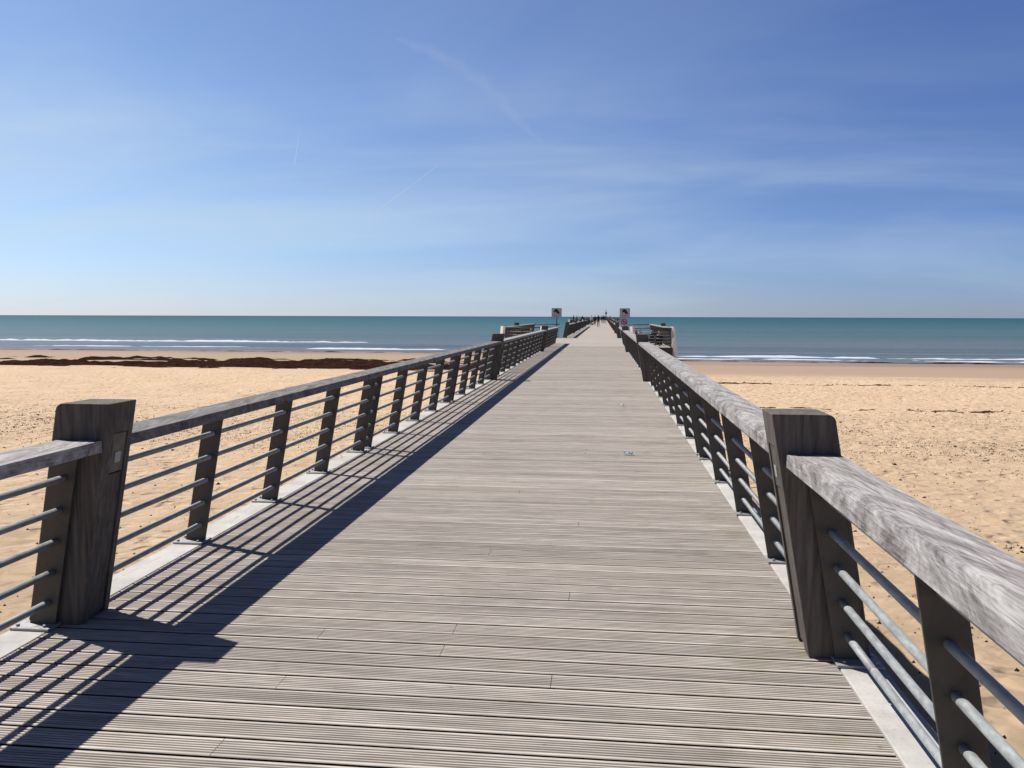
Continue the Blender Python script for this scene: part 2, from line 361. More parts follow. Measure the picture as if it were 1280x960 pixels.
def sand_mat():
    m, t, b = material('beach_sand', .95, 0, .2)
    v = coords(t, (1, 1, 1), True); geo = nd(t, 'ShaderNodeNewGeometry'); s = nd(t, 'ShaderNodeSeparateXYZ'); t.links.new(geo.outputs['Position'], s.inputs[0])
    n1 = noise(t, v, .5, 5, .6); n2 = noise(t, v, 5, 5, .65); n3 = noise(t, v, 160, 3, .7)
    c = ramp(t, n1, [(.3, (.475, .345, .225)), (.7, (.55, .41, .275))])
    c = mix(t, maprange(t, n2, .5, .75, 0, .35), c, (.39, .28, .18))
    c = mix(t, maprange(t, n3, .55, .75, 0, .3), c, (.28, .20, .13))
    wetn = math_(t, 'ADD', s.outputs[2], math_(t, 'MULTIPLY', noise(t, coords(t, (.04, .3, 1), True), 1.0, 4), .30))
    wet = maprange(t, wetn, -2.60, -2.85); c = mix(t, math_(t, 'MULTIPLY', wet, .92), c, (.29, .21, .15))
    wet2 = maprange(t, wetn, -3.03, -3.20); c = mix(t, wet2, c, (.21, .16, .125))
    band = math_(t, 'MULTIPLY', maprange(t, s.outputs[1], 17, 25), maprange(t, s.outputs[1], 42, 33))
    sp = noise(t, coords(t, (1, 1, 1), True, loc=(7, 3, 0)), 6.5, 5, .8); patch = noise(t, coords(t, (.3, .7, 1), True), .35, 3, .5)
    lvl = math_(t, 'ADD', math_(t, 'MULTIPLY', band, .075), math_(t, 'MULTIPLY', patch, .12))
    spk = maprange(t, math_(t, 'ADD', sp, lvl), .72, .76, 0, .75); c = mix(t, spk, c, (.13, .08, .05))
    t.links.new(c, b.inputs['Base Color'])
    rr = maprange(t, wet2, 0, 1, .95, .72); t.links.new(rr, b.inputs['Roughness'])
    hb = math_(t, 'ADD', math_(t, 'MULTIPLY', noise(t, v, 2.2, 3, .5, .3), 1.0), math_(t, 'MULTIPLY', n3, .08))
    vo = nd(t, 'ShaderNodeTexVoronoi', feature='SMOOTH_F1'); vo.inputs['Scale'].default_value = 2.3; vo.inputs['Smoothness'].default_value = .25
    dn = nd(t, 'ShaderNodeVectorMath', operation='ADD'); wv = nd(t, 'ShaderNodeTexNoise'); wv.inputs['Scale'].default_value = 3.0; t.links.new(v, wv.inputs['Vector'])
    ws = nd(t, 'ShaderNodeVectorMath', operation='SCALE'); ws.inputs['Scale'].default_value = .25; t.links.new(wv.outputs[1], ws.inputs[0]); t.links.new(v, dn.inputs[0]); t.links.new(ws.outputs[0], dn.inputs[1]); t.links.new(dn.outputs[0], vo.inputs['Vector'])
    hb = math_(t, 'ADD', hb, math_(t, 'MULTIPLY', maprange(t, vo.outputs[0], .12, .42, -.45, 0), maprange(t, noise(t, v, .6, 2), .40, .55)))
    hb = math_(t, 'MULTIPLY', hb, maprange(t, wet, 0, 1, 1, .12)); bump(t, b, hb, 1.0, .2)
    return m
M_SAND = sand_mat()
ys = [-14.0]
while ys[-1] < 175: ys.append(ys[-1] + max(.09, .0085*abs(ys[-1])))
sand = grid_mesh('beach_sand', axis_pts(-420, 420, .09, 1.0175), np.array(ys), terr_z, M_SAND); tag(sand, kind='structure')
# coarse land behind the camera and to the sides
gl = grid_mesh('dune_ground', np.linspace(-420, 420, 40), np.linspace(-400, -13.9, 30), lambda x, y: -.44+.0*x, M_SAND); tag(gl, kind='structure')

def sea_mat():
    m, t, b = material('sea_water', .4, 0, .5)
    geo = nd(t, 'ShaderNodeNewGeometry'); s = nd(t, 'ShaderNodeSeparateXYZ'); t.links.new(geo.outputs['Position'], s.inputs[0])
    yy = math_(t, 'ADD', s.outputs[1], math_(t, 'MULTIPLY', noise(t, coords(t, (.2, 1, 1), True), .012, 3), 120.0))
    lg = math_(t, 'LOGARITHM', math_(t, 'MAXIMUM', yy, 10.0), 10.0)
    c = ramp(t, maprange(t, lg, 2.15, 3.7, 0, 1, False), [(0, (.15, .15, .165)), (.07, (.12, .135, .165)), (.22, (.068, .122, .137)), (.5, (.027, .090, .105)), (.8, (.017, .068, .086)), (1, (.008, .035, .058))])
    sw = noise(t, coords(t, (.05, 1, 1), True), .16, 3, .5); c = mix(t, math_(t, 'MULTIPLY', maprange(t, sw, .5, .62), maprange(t, s.outputs[1], 330, 130, 0, .5)), c, (.045, .07, .085))
    pat = noise(t, coords(t, (.12, 1, 1), True), .035, 5, .6); c = mix(t, maprange(t, pat, .4, .7, 0, .35), c, (.02, .075, .085))
    t.links.new(c, b.inputs['Base Color'])
    b.inputs['IOR'].default_value = 1.33; b.inputs['Specular IOR Level'].default_value = .10
    h1 = noise(t, coords(t, (.35, 1, 1), True), .30, 5, .6); h2 = noise(t, coords(t, (.6, 1, 1), True), 1.6, 4, .65)
    n1 = bump(t, b, h1, 1.0, 1.1); bump(t, b, h2, .9, .25, n1)
    return m
M_SEA = sea_mat()
REARTH = 7.4e6
def sea():
    rs = [60.0]
    while rs[-1] < 14000: rs.append(rs[-1]*1.035)
    th = np.radians(np.linspace(-82, 82, 150)); rs = np.array(rs)
    # polar grid about the pier foot, curved with the earth so that the horizon dips as it does
    Rg, T = np.meshgrid(rs, th); X = Rg*np.sin(T); Y = Rg*np.cos(T); Z = SEA_Z-Rg**2/(2*REARTH)
    Y = np.maximum(Y, 55)
    v = np.stack([X, Y, Z], -1).reshape(-1, 3); n, k = Rg.shape; i = np.arange(n*k).reshape(n, k)
    q = np.stack([i[:-1, :-1], i[1:, :-1], i[1:, 1:], i[:-1, 1:]], -1).reshape(-1, 4)
    me = bpy.data.meshes.new('sea'); me.from_pydata(v.tolist(), [], [tuple(a) for a in q.tolist()]); me.materials.append(M_SEA)
    bm = bmesh.new(); bm.from_mesh(me); bmesh.ops.recalc_face_normals(bm, faces=bm.faces)
    if sum(f.normal.z for f in bm.faces) < 0: bmesh.ops.reverse_faces(bm, faces=bm.faces)
    bm.to_mesh(me); bm.free()
    o = bpy.data.objects.new('sea', me); COL.objects.link(o); tag(o, kind='structure')
sea()

# foam: lumpy strips riding on the water
M_FOAM = plain('sea_foam', (.52, .55, .60), .9, 0, .2, .06)
def shore_y(x): return 114-shore_shift(x)
def foam(name, x0, x1, off, width, thr, height, seed, label, dxy=(.5, .12), lenf=.05):
    xs = np.arange(x0, x1, dxy[0]); ys = np.arange(off-width*2.2, off+width*2.2, dxy[1])
    X, Yo = np.meshgrid(xs, ys); Y = Yo+shore_y(X)
    cen = off + 3.0*(fbm(X*.035, X*0, 3, seed)-.5)*1.2
    m = np.exp(-((Yo-cen)/width)**2) * (.55+.9*(fbm(X*lenf, Yo*0+seed, 2, seed+5)-.25)) + 1.0*(fbm(X*.45, Yo*1.6, 4, seed+9)-.5)
    end = sstep(x0, x0+8, X)*(1-sstep(x1-8, x1, X)); m = m*end
    Z = SEA_Z + height*np.clip(m-thr, -.02, 1)
    k = (m > thr)
    o = grid_mesh(name, xs, ys, lambda a, b_: Z, M_FOAM, lambda a, b_: k)
    co = np.zeros(len(o.data.vertices)*3, np.float32); o.data.vertices.foreach_get('co', co); co = co.reshape(-1, 3); co[:, 1] += shore_y(co[:, 0]); o.data.vertices.foreach_set('co', co.ravel()); o.data.update()
    return tag(o, label, 'breaking wave', None, 'stuff')
foam('breaking_wave', -240, -36, 36, 1.2, .48, .55, 3, 'white breaking wave crest far out on the left of the pier')
foam('shore_foam', -240, -12, 12.0, 3.0, .98, .12, 8, 'thin broken foam lines close to the sand on the left')
foam('breaking_wave', -48, -7, 8, .8, .52, .3, 13, 'white wave washing ashore just left of the pier')
foam('breaking_wave', 2, 260, 9.5, .6, .42, .30, 17, 'long white wave washing ashore on the right of the pier')
foam('shore_foam', 2, 260, 3.0, 1.3, .52, .25, 23, 'thin foam left on the wet sand edge on the right')

# seaweed
def weed_mat(name, a, bb):
    m, t, b = material(name, 1.0, 0, 0.0); v = coords(t, (1, 1, 1), True)
    c = ramp(t, noise(t, v, 3.5, 6, .7), [(.3, a), (.7, bb)]); t.links.new(c, b.inputs['Base Color']); bump(t, b, noise(t, v, 18, 4, .7), .9, .05); return m
M_WEED = weed_mat('red_seaweed', (.013, .006, .005), (.050, .023, .017))
M_WEED2 = weed_mat('dry_seaweed', (.018, .012, .008), (.07, .048, .03))
def weed(name, x0, x1, ylo, yhi, step, mf, thr, height, mat, label, cat='seaweed'):
    xs = np.arange(x0, x1, step[0]); yy = np.arange(ylo, yhi, step[1])
    X, Y = np.meshgrid(xs, yy); m = mf(X, Y); Z = terr_z(X, Y)+height*np.clip(m-thr, -.03, 1)+.004
    k = m > thr
    o = grid_mesh(name, xs, yy, lambda a, b_: Z, mat, lambda a, b_: k); return tag(o, label, cat, None, 'stuff')
def bank(X, Y):
    c = 72+4*(fbm(X*.02, X*0, 2, 41)-.5)
    core = np.exp(-((Y-c)/(3.7))**2)*(.75+.7*(fbm(X*.05, X*0+3, 3, 42)-.4))
    l2 = .66*np.exp(-((Y-c-9.5)/1.6)**2) + .60*np.exp(-((Y-c-14)/1.0)**2)
    gap = 1-.75*np.exp(-((X+56)/2.6)**2)
    return (core+l2)*gap*(1-sstep(-7, -3.5, X)) + 1.25*(fbm(X*.45, Y*1.1, 5, 44)-.5)
weed('seaweed_bank', -190, -3, 58, 92, (.22, .13), bank, .53, .75, M_WEED, 'thick dark red seaweed bank heaped along the beach on the left')
def line(yc, w, amp, seed, thr_n=.9):
    def f(X, Y):
        c = yc + amp*(fbm(X*.06, X*0, 3, seed)-.5)
        return np.exp(-((Y-c)/w)**2)*(.45+.75*fbm(X*.22, X*0+seed, 3, seed+2)) + 1.9*(fbm(X*1.9, Y*3.0, 4, seed+4)-.5)
    return f
weed('seaweed_line', 2, 110, 32, 43, (.14, .09), line(37.5, .7, 5, 51), .98, .13, M_WEED2, 'thin dark line of dried seaweed on the sand right of the pier, nearer the camera')
weed('seaweed_line', 2, 130, 49, 63, (.16, .10), line(56, .8, 5, 57), 1.05, .13, M_WEED2, 'thin broken seaweed line on the right, between the waterline and the nearer line')
weed('seaweed_line', 3, 200, 78, 97, (.25, .12), lambda X, Y: np.exp(-((Y-shore_y(X)+1.8)/.9)**2)*(.45+.8*fbm(X*.1, X*0, 3, 63)) + 1.6*(fbm(X*.5, Y*1.2, 4, 64)-.5), .80, .25, M_WEED, 'dark red seaweed along the water edge right of the pier')
weed('seaweed_line', -110, -4, 88, 113, (.25, .14), lambda X, Y: np.exp(-((Y-shore_y(X)+4)/.8)**2)*(.4+.7*fbm(X*.1, X*0, 3, 73)) + .9*(fbm(X*.5, Y*1.2, 3, 74)-.5), .66, .2, M_WEED, 'speckled seaweed line near the water edge left of the pier')
# scattered scraps: shells, weed and twigs
def debris():
    b = MB(); b2 = MB()
    def chip(B, x, y, s):
        z = float(terr_z(np.array(x), np.array(y))); n = random.randint(5, 7); a0 = random.random()*6.28; el = random.uniform(.35, 1); th = random.random()*3.14
        top = (x, y, z+s*random.uniform(.25, .6)); ring = []
        for k in range(n):
            a = a0+k*6.283/n; r = s*random.uniform(.55, 1.1); px = math.cos(a)*r; py = math.sin(a)*r*el
            ring.append((x+px*math.cos(th)-py*math.sin(th), y+px*math.sin(th)+py*math.cos(th), z-.012))
        B.add(ring+[top], [(k, (k+1) % n, n) for k in range(n)])
    def u(y): return .62*y
    def spot(y):
        side = random.random()
        x = -y*random.uniform(.0, .75)-3.2 if side < .5 else y*random.uniform(.0, .55)+1.7
        return x
    for i in range(34000):
        y = random.gauss(28.5, 3.6); x = spot(y)
        if y < 12 or float(fbm(np.array(x*.18), np.array(y*.5), 3, 91)) < random.uniform(.30, .58): continue
        chip(b, x, y, random.uniform(.015, .042))
    for i in range(6000):
        y = random.uniform(3, 60); chip(b, spot(y), y, random.uniform(.012, .04))
    for i in range(160):
        y = random.uniform(5, 40); chip(b, spot(y), y, random.uniform(.05, .10))
    for yc, am, sd, n in ((37.5, 5, 51, 1500), (56, 5, 57, 1500)):
        for i in range(n):
            x = 2+108*random.random()**1.3; c = yc+am*(float(fbm(np.array(x*.06), np.array(0.), 3, sd))-.5)
            if float(fbm(np.array(x*.25), np.array(float(sd)), 3, sd+2)) < .40+.2*random.random(): continue
            chip(b, x, random.gauss(c, .55), random.uniform(.03, .11))
    # clusters of weed scraps on the right
    for cx_, cy_, n, rx, ry in ((6.2, 12.2, 60, .9, .8), (5.0, 9.9, 16, .3, .4), (-8, 17, 14, .8, .6), (9.5, 21, 26, .7, .8), (-16, 22, 20, 1.4, .7)):
        for i in range(n): chip(b, random.gauss(cx_, rx/2), random.gauss(cy_, ry/2), random.uniform(.02, .06))
    tag(b.build('beach_scraps', M_WEED2), 'small dark shells, twigs and weed scraps scattered over the sand', 'beach debris', None, 'stuff')
debris()

# ------------------------------------------------------------------ the pier itself
XL, XR = XC-1.93, XC+1.93
PITCHP = 0.1427
Y_END = 336.0
PLAT = [(44.0, 61.6), (129.3, 146.9), (214.6, 232.2)]
OUT = 4.35
def plank_profile(y0, w, groove):
    if not groove: return [(y0, -.028), (y0+w, -.028), (y0+w, -.002), (y0+w-.003, 0), (y0+.003, 0), (y0, -.002)]
    p = [(y0, -.028), (y0+w, -.028), (y0+w, -.003), (y0+w-.003, 0)]
    n = 7; step = (w-.008)/n; g = .0085
    y = y0+w-.004
    for k in range(n-1):
        y -= step; p += [(y+g/2+.0012, 0), (y+g/2-.0008, -.0032), (y-g/2+.0008, -.0032), (y-g/2-.0012, 0)]
    p += [(y0+.003, 0), (y0, -.003)]
    return p
def boardwalk():
    b = MB(); n = int((Y_END+4)/PITCHP)
    for i in range(n):
        y = -4+i*PITCHP; w = PITCHP-.0165; x0, x1 = XL, XR
        for (a, c) in PLAT:
            if a-.02 < y < c-.1: x0, x1 = XC-OUT, XC+OUT
        if y > 314: x0, x1 = XC-7.5, XC+7.5
        j = [XC-.55, XC+.65, XC-1.35, XC+.1][i % 4 if i % 3 else (i*7) % 4]+random.uniform(-.02, .02)
        gr = .5 < y < 45
        jig = random.uniform(-.0008, .0008); rowt = random.gauss(0, .075)
        parts = ((x0+random.uniform(0, .006), j-.0015), (j+.0015, x1-random.uniform(0, .006))) if random.random() < .3 else ((x0+random.uniform(0, .006), x1-random.uniform(0, .006)),)
        for a, c in parts:
            tint = 1.0+rowt+random.gauss(0, .025)
            if not gr: tint = (tint-.97)*.8+.77
            if w:
                prof = plank_profile(y, w, gr); prof = [(py, pz+jig) for py, pz in prof]
                b.prism_x(prof, a, c, 0, max(.6, min(1.2, tint)))
    # bearers and sheets below, coloured near black as the shade down the gaps
    for x in (XL+.15, XC-.6, XC+.6, XR-.15): b.box(x-.04, x+.04, -4, Y_END, -.20, -.034, 1, .99)
    b.box(XL, XR, -4, Y_END, -.215, -.203, 1, .99)
    for (a, c) in PLAT:
        b.box(XC-OUT, XL-.21, a, c, -.10, -.03, 1, .99); b.box(XR+.21, XC+OUT, a, c, -.10, -.03, 1, .99)
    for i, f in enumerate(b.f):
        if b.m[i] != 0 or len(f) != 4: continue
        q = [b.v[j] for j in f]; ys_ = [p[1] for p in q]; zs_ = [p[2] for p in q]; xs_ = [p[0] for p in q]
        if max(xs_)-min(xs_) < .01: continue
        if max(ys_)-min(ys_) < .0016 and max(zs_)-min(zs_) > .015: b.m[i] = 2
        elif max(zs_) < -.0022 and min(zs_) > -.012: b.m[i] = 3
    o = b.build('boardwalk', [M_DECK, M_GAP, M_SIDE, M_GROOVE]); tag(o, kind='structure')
    # concrete edge strips
    k = MB()
    ends = [-4]+[v for a, c in PLAT for v in (a, c)]+[314]
    for a, c in zip(ends[0::2], ends[1::2]):
        y = a
        while y < c-.01:
            y2 = min(c, y+5.67 if y > 0 else 4.145)
            for s in (-1, 1):
                xa, xb = sorted((XC+s*1.934, XC+s*2.135)); k.box(xa, xb, y+.004, y2-.004, -.30, .002)
            y = y2
    o = k.build('concrete_edge', M_CONC, bevel=.006); tag(o, kind='structure')
    # fascia of the platforms, beams, piles and cross-heads
    f = MB()
    for (a, c) in PLAT:
        for s in (-1, 1):
            xa, xb = sorted((XC+s*(OUT), XC+s*(OUT+.05))); f.box(xa, xb, a-.05, c+.05, -.50, -.01, 1)
            xa, xb = sorted((XC+s*2.14, XC+s*OUT)); f.box(xa, xb, a-.06, a-.01, -.50, -.01, 1); f.box(xa, xb, c+.01, c+.06, -.50, -.01, 1)
    for s in (-1, 1):
        f.box(XC+s*1.75-.09, XC+s*1.75+.09, -4, Y_END-.2, -.60, -.22)
    y = 15.5
    while y < Y_END:
        f.box(XC-2.1, XC+2.1, y-.18, y+.18, -.95, -.605)
        for s in (-1, 1): f.tube([(XC+s*1.55, y, -.96), (XC+s*1.75, y, -7)], .19, 14)
        y += 5.67
    o = f.build('pier_substructure', [M_BEAM, M_DARKSTEEL]); tag(o, kind='structure')
boardwalk()

# ------------------------------------------------------------------ railings
def half_x(s, half, h): return XC+s*(half-LEAN*h)
BAR_H = (.125, .285, .447, .610, .775)
def plate_mesh(s):
    b = MB(); prof = [(s*(1.935-1.93), .014), (s*(2.075-1.93), .014), (s*(2.075-1.93-LEAN*.905), .905), (s*(1.935-1.93-LEAN*.905), .905)]
    b.prism_y(prof, -.007, .007)
    xa, xb = sorted((s*(-.155), s*(.0-.03))); b.box(xa, xb, -.04, .04, .897, .904)
    return b.mesh('baluster', M_PLATE, .0012, 1)
def foot_mesh(s):
    b = MB(); xa, xb = sorted((s*-.008, s*.20)); b.box(xa, xb, -.085, .07, .003, .016)
    for yy in (-.055, .045):
        b.tube([(s*.03, yy, .016), (s*.03, yy, .028)], .009, 6); b.tube([(s*.175, yy, .016), (s*.175, yy, .028)], .009, 6)
    return b.mesh('foot_plate', M_FOOT, .0015, 1)
PL = {s: plate_mesh(s) for s in (-1, 1)}; FT = {s: foot_mesh(s) for s in (-1, 1)}
def link(name, me, parent, loc=(0, 0, 0)):
    o = bpy.data.objects.new(name, me); COL.objects.link(o); o.parent = parent; o.location = loc; return o
def railing(s, P0, bays, label, cuts=(), y_from=None, joint=True):
    """slanted railing from post P0 over a number of 5.67 m bays; s = -1 left, 1 right"""
    L = 5.67*bays; ya, yb = .13, L-.13
    if y_from is not None: ya = y_from
    t = empty('railing', (XC+s*1.93, P0, 0), label, 'railing', 'slanted steel and timber railings along the pier')
    for bay in range(bays):
        for k in range(5):
            y = bay*5.67+.155+k*1.34
            if y < ya: continue
            p = link('baluster', PL[s], t, (0, y, 0)); link('foot_plate', FT[s], p)
    for bi, h in enumerate(BAR_H):
        b = MB(); x = s*((2.005 if s > 0 else 1.993)-1.93-LEAN*h); r = .0175
        pts = [(x, ya, h), (x, yb, h)]; rr = [r, r]
        if bi == 0:
            j = yb-.42; pts = [(x, ya, h), (x, j-.008, h), (x, j-.0075, h), (x, j+.0075, h), (x, j+.008, h), (x, yb, h)]; rr = [r, r, r*.72, r*.72, r, r]
        b.tube(pts, rr, 14); b.build('rail_bar', M_BAR, t)
    cs = [ya]+[c for c in cuts if ya < c < yb]+[yb]
    for a, c in zip(cs[:-1], cs[1:]):
        b = MB(); ri, ro = (1.69, 1.935) if s > 0 else (1.665, 1.90); xa, xb = sorted((s*(ri-1.93), s*(ro-1.93)))
        xm = (xa+xb)/2; w = (xb-xa)/2; ym = (a+c)/2
        b.box(-w, w, a+.002-ym, c-.002-ym, -.03, .03)
        for bay in range(bays):
            for k in range(5):
                yy = bay*5.67+.155+k*1.34
                if a+.05 < yy < c-.05:
                    for dx_ in (-.045, .05): b.tube([(dx_, yy-ym, .0295), (dx_, yy-ym, .0312)], .011, 8, 1)
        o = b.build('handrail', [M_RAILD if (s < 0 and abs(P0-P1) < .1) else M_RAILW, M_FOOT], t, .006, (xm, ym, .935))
    return t
# timber posts
def post_proto(s):
    t = empty('timber_post')
    b = MB(); H = 1.15; X = lambda d, h: s*(d-LEAN*h)       # d measured outwards from the inner face at deck level
    r = .04; hc = H-r
    def corner(dout):
        base = dout; pts = []
        for k in range(6):
            a = math.pi/2*k/5; pts.append((X(dout, hc)+s*(-r+r*math.cos(a)), hc+r*math.sin(a)))
        return pts
    b.prism_y([(X(0, 0), 0.0), (X(.285, 0), 0.0)]+corner(.285)+[(X(0, H), H)], -.128, .128)
    body = b.build('post_body', M_POST, t, .007)
    k = MB(); k.prism_y([(X(-.03, -.05), -.05), (X(.022, -.05), -.05), (X(.022, .99), .99), (X(-.03, .99), .99)], -.045, .085)
    cut = k.build('cut', M_POST); mo = body.modifiers.new('notch', 'BOOLEAN'); mo.operation = 'DIFFERENCE'; mo.object = cut; mo.solver = 'EXACT'
    dg = bpy.context.evaluated_depsgraph_get(); dg.update(); nm_ = bpy.data.meshes.new_from_object(body.evaluated_get(dg)); body.modifiers.clear(); body.data = nm_
    bpy.data.objects.remove(cut)
    f = MB(); f.prism_y([(X(.006, .78), .78), (X(.021, .78), .78), (X(.021, .985), .985), (X(.006, .985), .985)], -.042, .082)
    lf = f.build('step_light', M_LIGHTF, t, .002)
    g = MB(); g.prism_y([(X(.0025, .83), .83), (X(.0055, .83), .83), (X(.0055, .885), .885), (X(.0025, .885), .885)], -.006, .046); g.build('lens', M_LENS, lf)
    c = MB(); c.prism_y([(X(.010, .02), .02), (X(.021, .02), .02), (X(.021, .77), .77), (X(.010, .77), .77)], -.030, .082); c.build('cable_cover', M_POST, t, .002)
    c2 = MB(); xa, xb = sorted((s*.01, s*.285)); c2.box(xa, xb, -.128, .128, -.3, -.001); c2.build('post_foot', M_POST, t)
    return t
PP = {s: post_proto(s) for s in (-1, 1)}; used = set()
def post(s, y, label):
    o = PP[s] if s not in used else copy_tree(PP[s]); used.add(s)
    o.location = (XC+s*1.822, y, 0); tag(o, label, 'post', 'timber posts between the railing sections'); return o
P1 = 4.145; SEC = 17.01
for s, nm in ((-1, 'left'), (1, 'right')):
    post(s, P1, f'large weathered timber post on the {nm} side of the pier, nearest the camera')
    post(s, P1+SEC, f'second timber post from the camera on the {nm} side, where the closest full railing ends')
    post(s, P1+2*SEC, f'third timber post on the {nm} side, just before the first side platform')
    railing(s, P1-2*5.67, 2, f'nearest {nm} railing section, cut by the lower {nm} corner of the photo', (7.2,), 3.0)
    railing(s, P1, 3, f'{nm} railing section between the nearest post and the second post', (2.65, 8.3, 13.6))
    railing(s, P1+SEC, 3, f'{nm} railing section between the second and third posts', (5.6, 11.3))
    railing(s, P1+2*SEC, 2, f'short {nm} railing section alongside the first side platform', (5.6,))
# beyond the first platform: the railing is a few pixels high, one handrail, bars and plates as simple parts
def far_railing(s, y0, y1, label, dens=1.34):
    t = empty('railing', (XC+s*1.93, y0, 0), label, 'railing', 'slanted steel and timber railings along the pier'); L = y1-y0
    b = MB(); xa, xb = sorted((s*(1.69-1.93), s*(1.935-1.93))); b.box(xa, xb, 0, L, .905, .965); b.build('handrail', M_RAILW, t)
    y = .155
    p = []
    while y < L: p.append(y); y += dens
    for y in p[:48]: link('baluster', PL[s], t, (0, y, 0))
    if p[48:]:
        m = MB()
        for y in p[48:]: m.prism_y([(s*.005, 0), (s*.145, 0), (s*(.145-LEAN*.9), .9), (s*(.005-LEAN*.9), .9)], y-.007, y+.007)
        tag(m.build('balusters', M_PLATE, t), kind='stuff')
    for h in BAR_H:
        q = MB(); x = s*(.075-LEAN*h); q.tube([(x, 0, h), (x, L, h)], .0175, 8); q.build('rail_bar', M_BAR, t)
    return t
for s, nm in ((-1, 'left'), (1, 'right')):
    far_railing(s, 62.0, 129.2, f'{nm} railing beyond the first side platform, reaching to the second platform')
    far_railing(s, 147.0, 214.5, f'{nm} railing between the second and third side platforms, far along the pier')
    far_railing(s, 232.3, 314.0, f'{nm} railing nearest the far end of the pier, last before the mast')
    for i, y in enumerate((62.0, 79.0, 96.0, 113.0, 129.1, 147.1, 164, 181, 198, 214.4, 232.4, 249, 266, 283, 300)):
        nth = ['first', 'second', 'third', 'fourth', 'fifth', 'sixth', 'seventh', 'eighth', 'ninth', 'tenth', 'eleventh', 'twelfth', 'thirteenth', 'fourteenth', 'fifteenth'][i]
        post(s, y, f'distant timber post on the {nm} side, {nth} beyond the first side platform')

# side platforms
def angled_post(s, x, y, h0, h1, w, label, rotz, full=True):
    """pale end post leaning in, seen broadside"""
    t = MB(); L = .16; pr = [(-w/2+s*0, h0), (w/2, h0), (w/2-s*L*(h1-h0), h1), (-w/2-s*L*(h1-h0), h1)]
    t.prism_y(pr, -.07, .07); o = t.build('end_post', M_WHITEP, None, .008); o.location = (x, y, 0); o.rotation_euler = (0, 0, rotz)
    return tag(o, label, 'post', 'pale end posts of the side platforms')
def out_rail(s, y0, y1, label, parts=True):
    """outer railing of a platform, parallel to the pier"""
    t = empty('platform_railing', (XC+s*OUT, y0, 0), label, 'railing', 'railings round the side platforms'); L = y1-y0
    b = MB(); b.box(-s*.17-.11, -s*.17+.11, 0, L, .965, 1.02); b.build('handrail', M_RAILW, t, .006)
    n = int(L/1.34)
    for i in range(n+1):
        y = min(L-.02, .06+i*1.34); p = MB(); p.prism_y([(s*(0-.08), -.2), (s*.06, -.2), (s*(.06-LEAN*.96), .96), (s*(-.08-LEAN*.96), .96)], y-.007, y+.007); p.build('baluster', M_PLATE, t)
    for h in BAR_H:
        q = MB(); x = s*(-.01-LEAN*h); q.tube([(x, 0, h), (x, L, h)], .0175, 8); q.build('rail_bar', M_BAR, t)
    return t
def cross_rail(s, y, label, top_wood=False):
    """railing across a platform end"""
    t = empty('platform_railing', (XC, y, 0), label, 'railing', 'railings round the side platforms'); xa, xb = 2.35, OUT-.12
    for h in BAR_H+((.985,) if not top_wood else ()):
        q = MB(); q.tube([(s*xa, 0, h), (s*(xb-LEAN*h+.05), 0, h)], .0175 if h < .9 else .03, 8); q.build('rail_bar', M_DARKSTEEL if h > .9 else M_BAR, t)
    for x in (xa+.1, (xa+xb)/2+.1):
        p = MB(); p.box(s*x-.007, s*x+.007, -.07, .07, 0, .97); p.build('baluster', M_PLATE, t)
    return t
def bench(x0, x1, y0, y1, label, back=False):
    t = empty('bench', ((x0+x1)/2, (y0+y1)/2, 0), label, 'bench', 'timber benches on the side platforms'); w = (x1-x0)/2; d = (y1-y0)/2
    sb = MB(); n = max(3, int(2*d/.11))
    for i in range(n): a = -d+i*2*d/n; sb.box(-w, w, a+.005, a+2*d/n-.005, .40, .445)
    sb.build('seat', M_SLAT, t)
    lg = MB()
    for k in range(4): lg.box(-w+.02, w-.02, -d+.02, -d+.045, .03+k*.09, .11+k*.09)
    lg.build('front_panel', M_SLAT, t)
    for sx in (-1, 1):
        l = MB(); l.box(sx*(w-.05)-.04, sx*(w-.05)+.04, -d+.05, d-.04, 0, .399); l.build('leg', M_SLAT, t)
    return t
for i, (a, c) in enumerate(PLAT):
    nth = ['first', 'second', 'third'][i]
    for s, nm in ((-1, 'left'), (1, 'right')):
        out_rail(s, a, c, f'outer railing of the {nth} side platform on the {nm}')
        cross_rail(s, c, f'thin steel railing across the far end of the {nth} {nm} platform')
        cross_rail(s, a+.02, f'railing across the near end of the {nth} {nm} platform')
        if i < 2:
            angled_post(s, XC+s*(OUT+.12), a-.12, -.55, 1.05, .25, f'pale slanted outer corner post of the {nth} {nm} platform', R(-52) )
            angled_post(s, XC+s*2.38, a-.10, .0, 1.05, .22, f'pale slanted inner post of the {nth} {nm} platform, beside the walkway', R(-52))
        b = MB(); b.prism_y([(s*-.13, -.3), (s*.13, -.3), (s*(.13-LEAN*1.19), 1.19), (s*(-.13-LEAN*1.19), 1.19)], -.12, .12)
        o = b.build('platform_post', M_POST, None, .01); o.location = (XC+s*(OUT+.10), a+6.0, 0)
        tag(o, f'tall timber post standing up from the outer railing of the {nth} {nm} platform', 'post', 'tall posts of the side platforms')
bench(2.6, 3.25, 55.5, 56.1, 'timber bench farther back on the first right platform')
bench(-4.9, -3.7, 56.0, 56.6, 'timber bench on the first left platform')

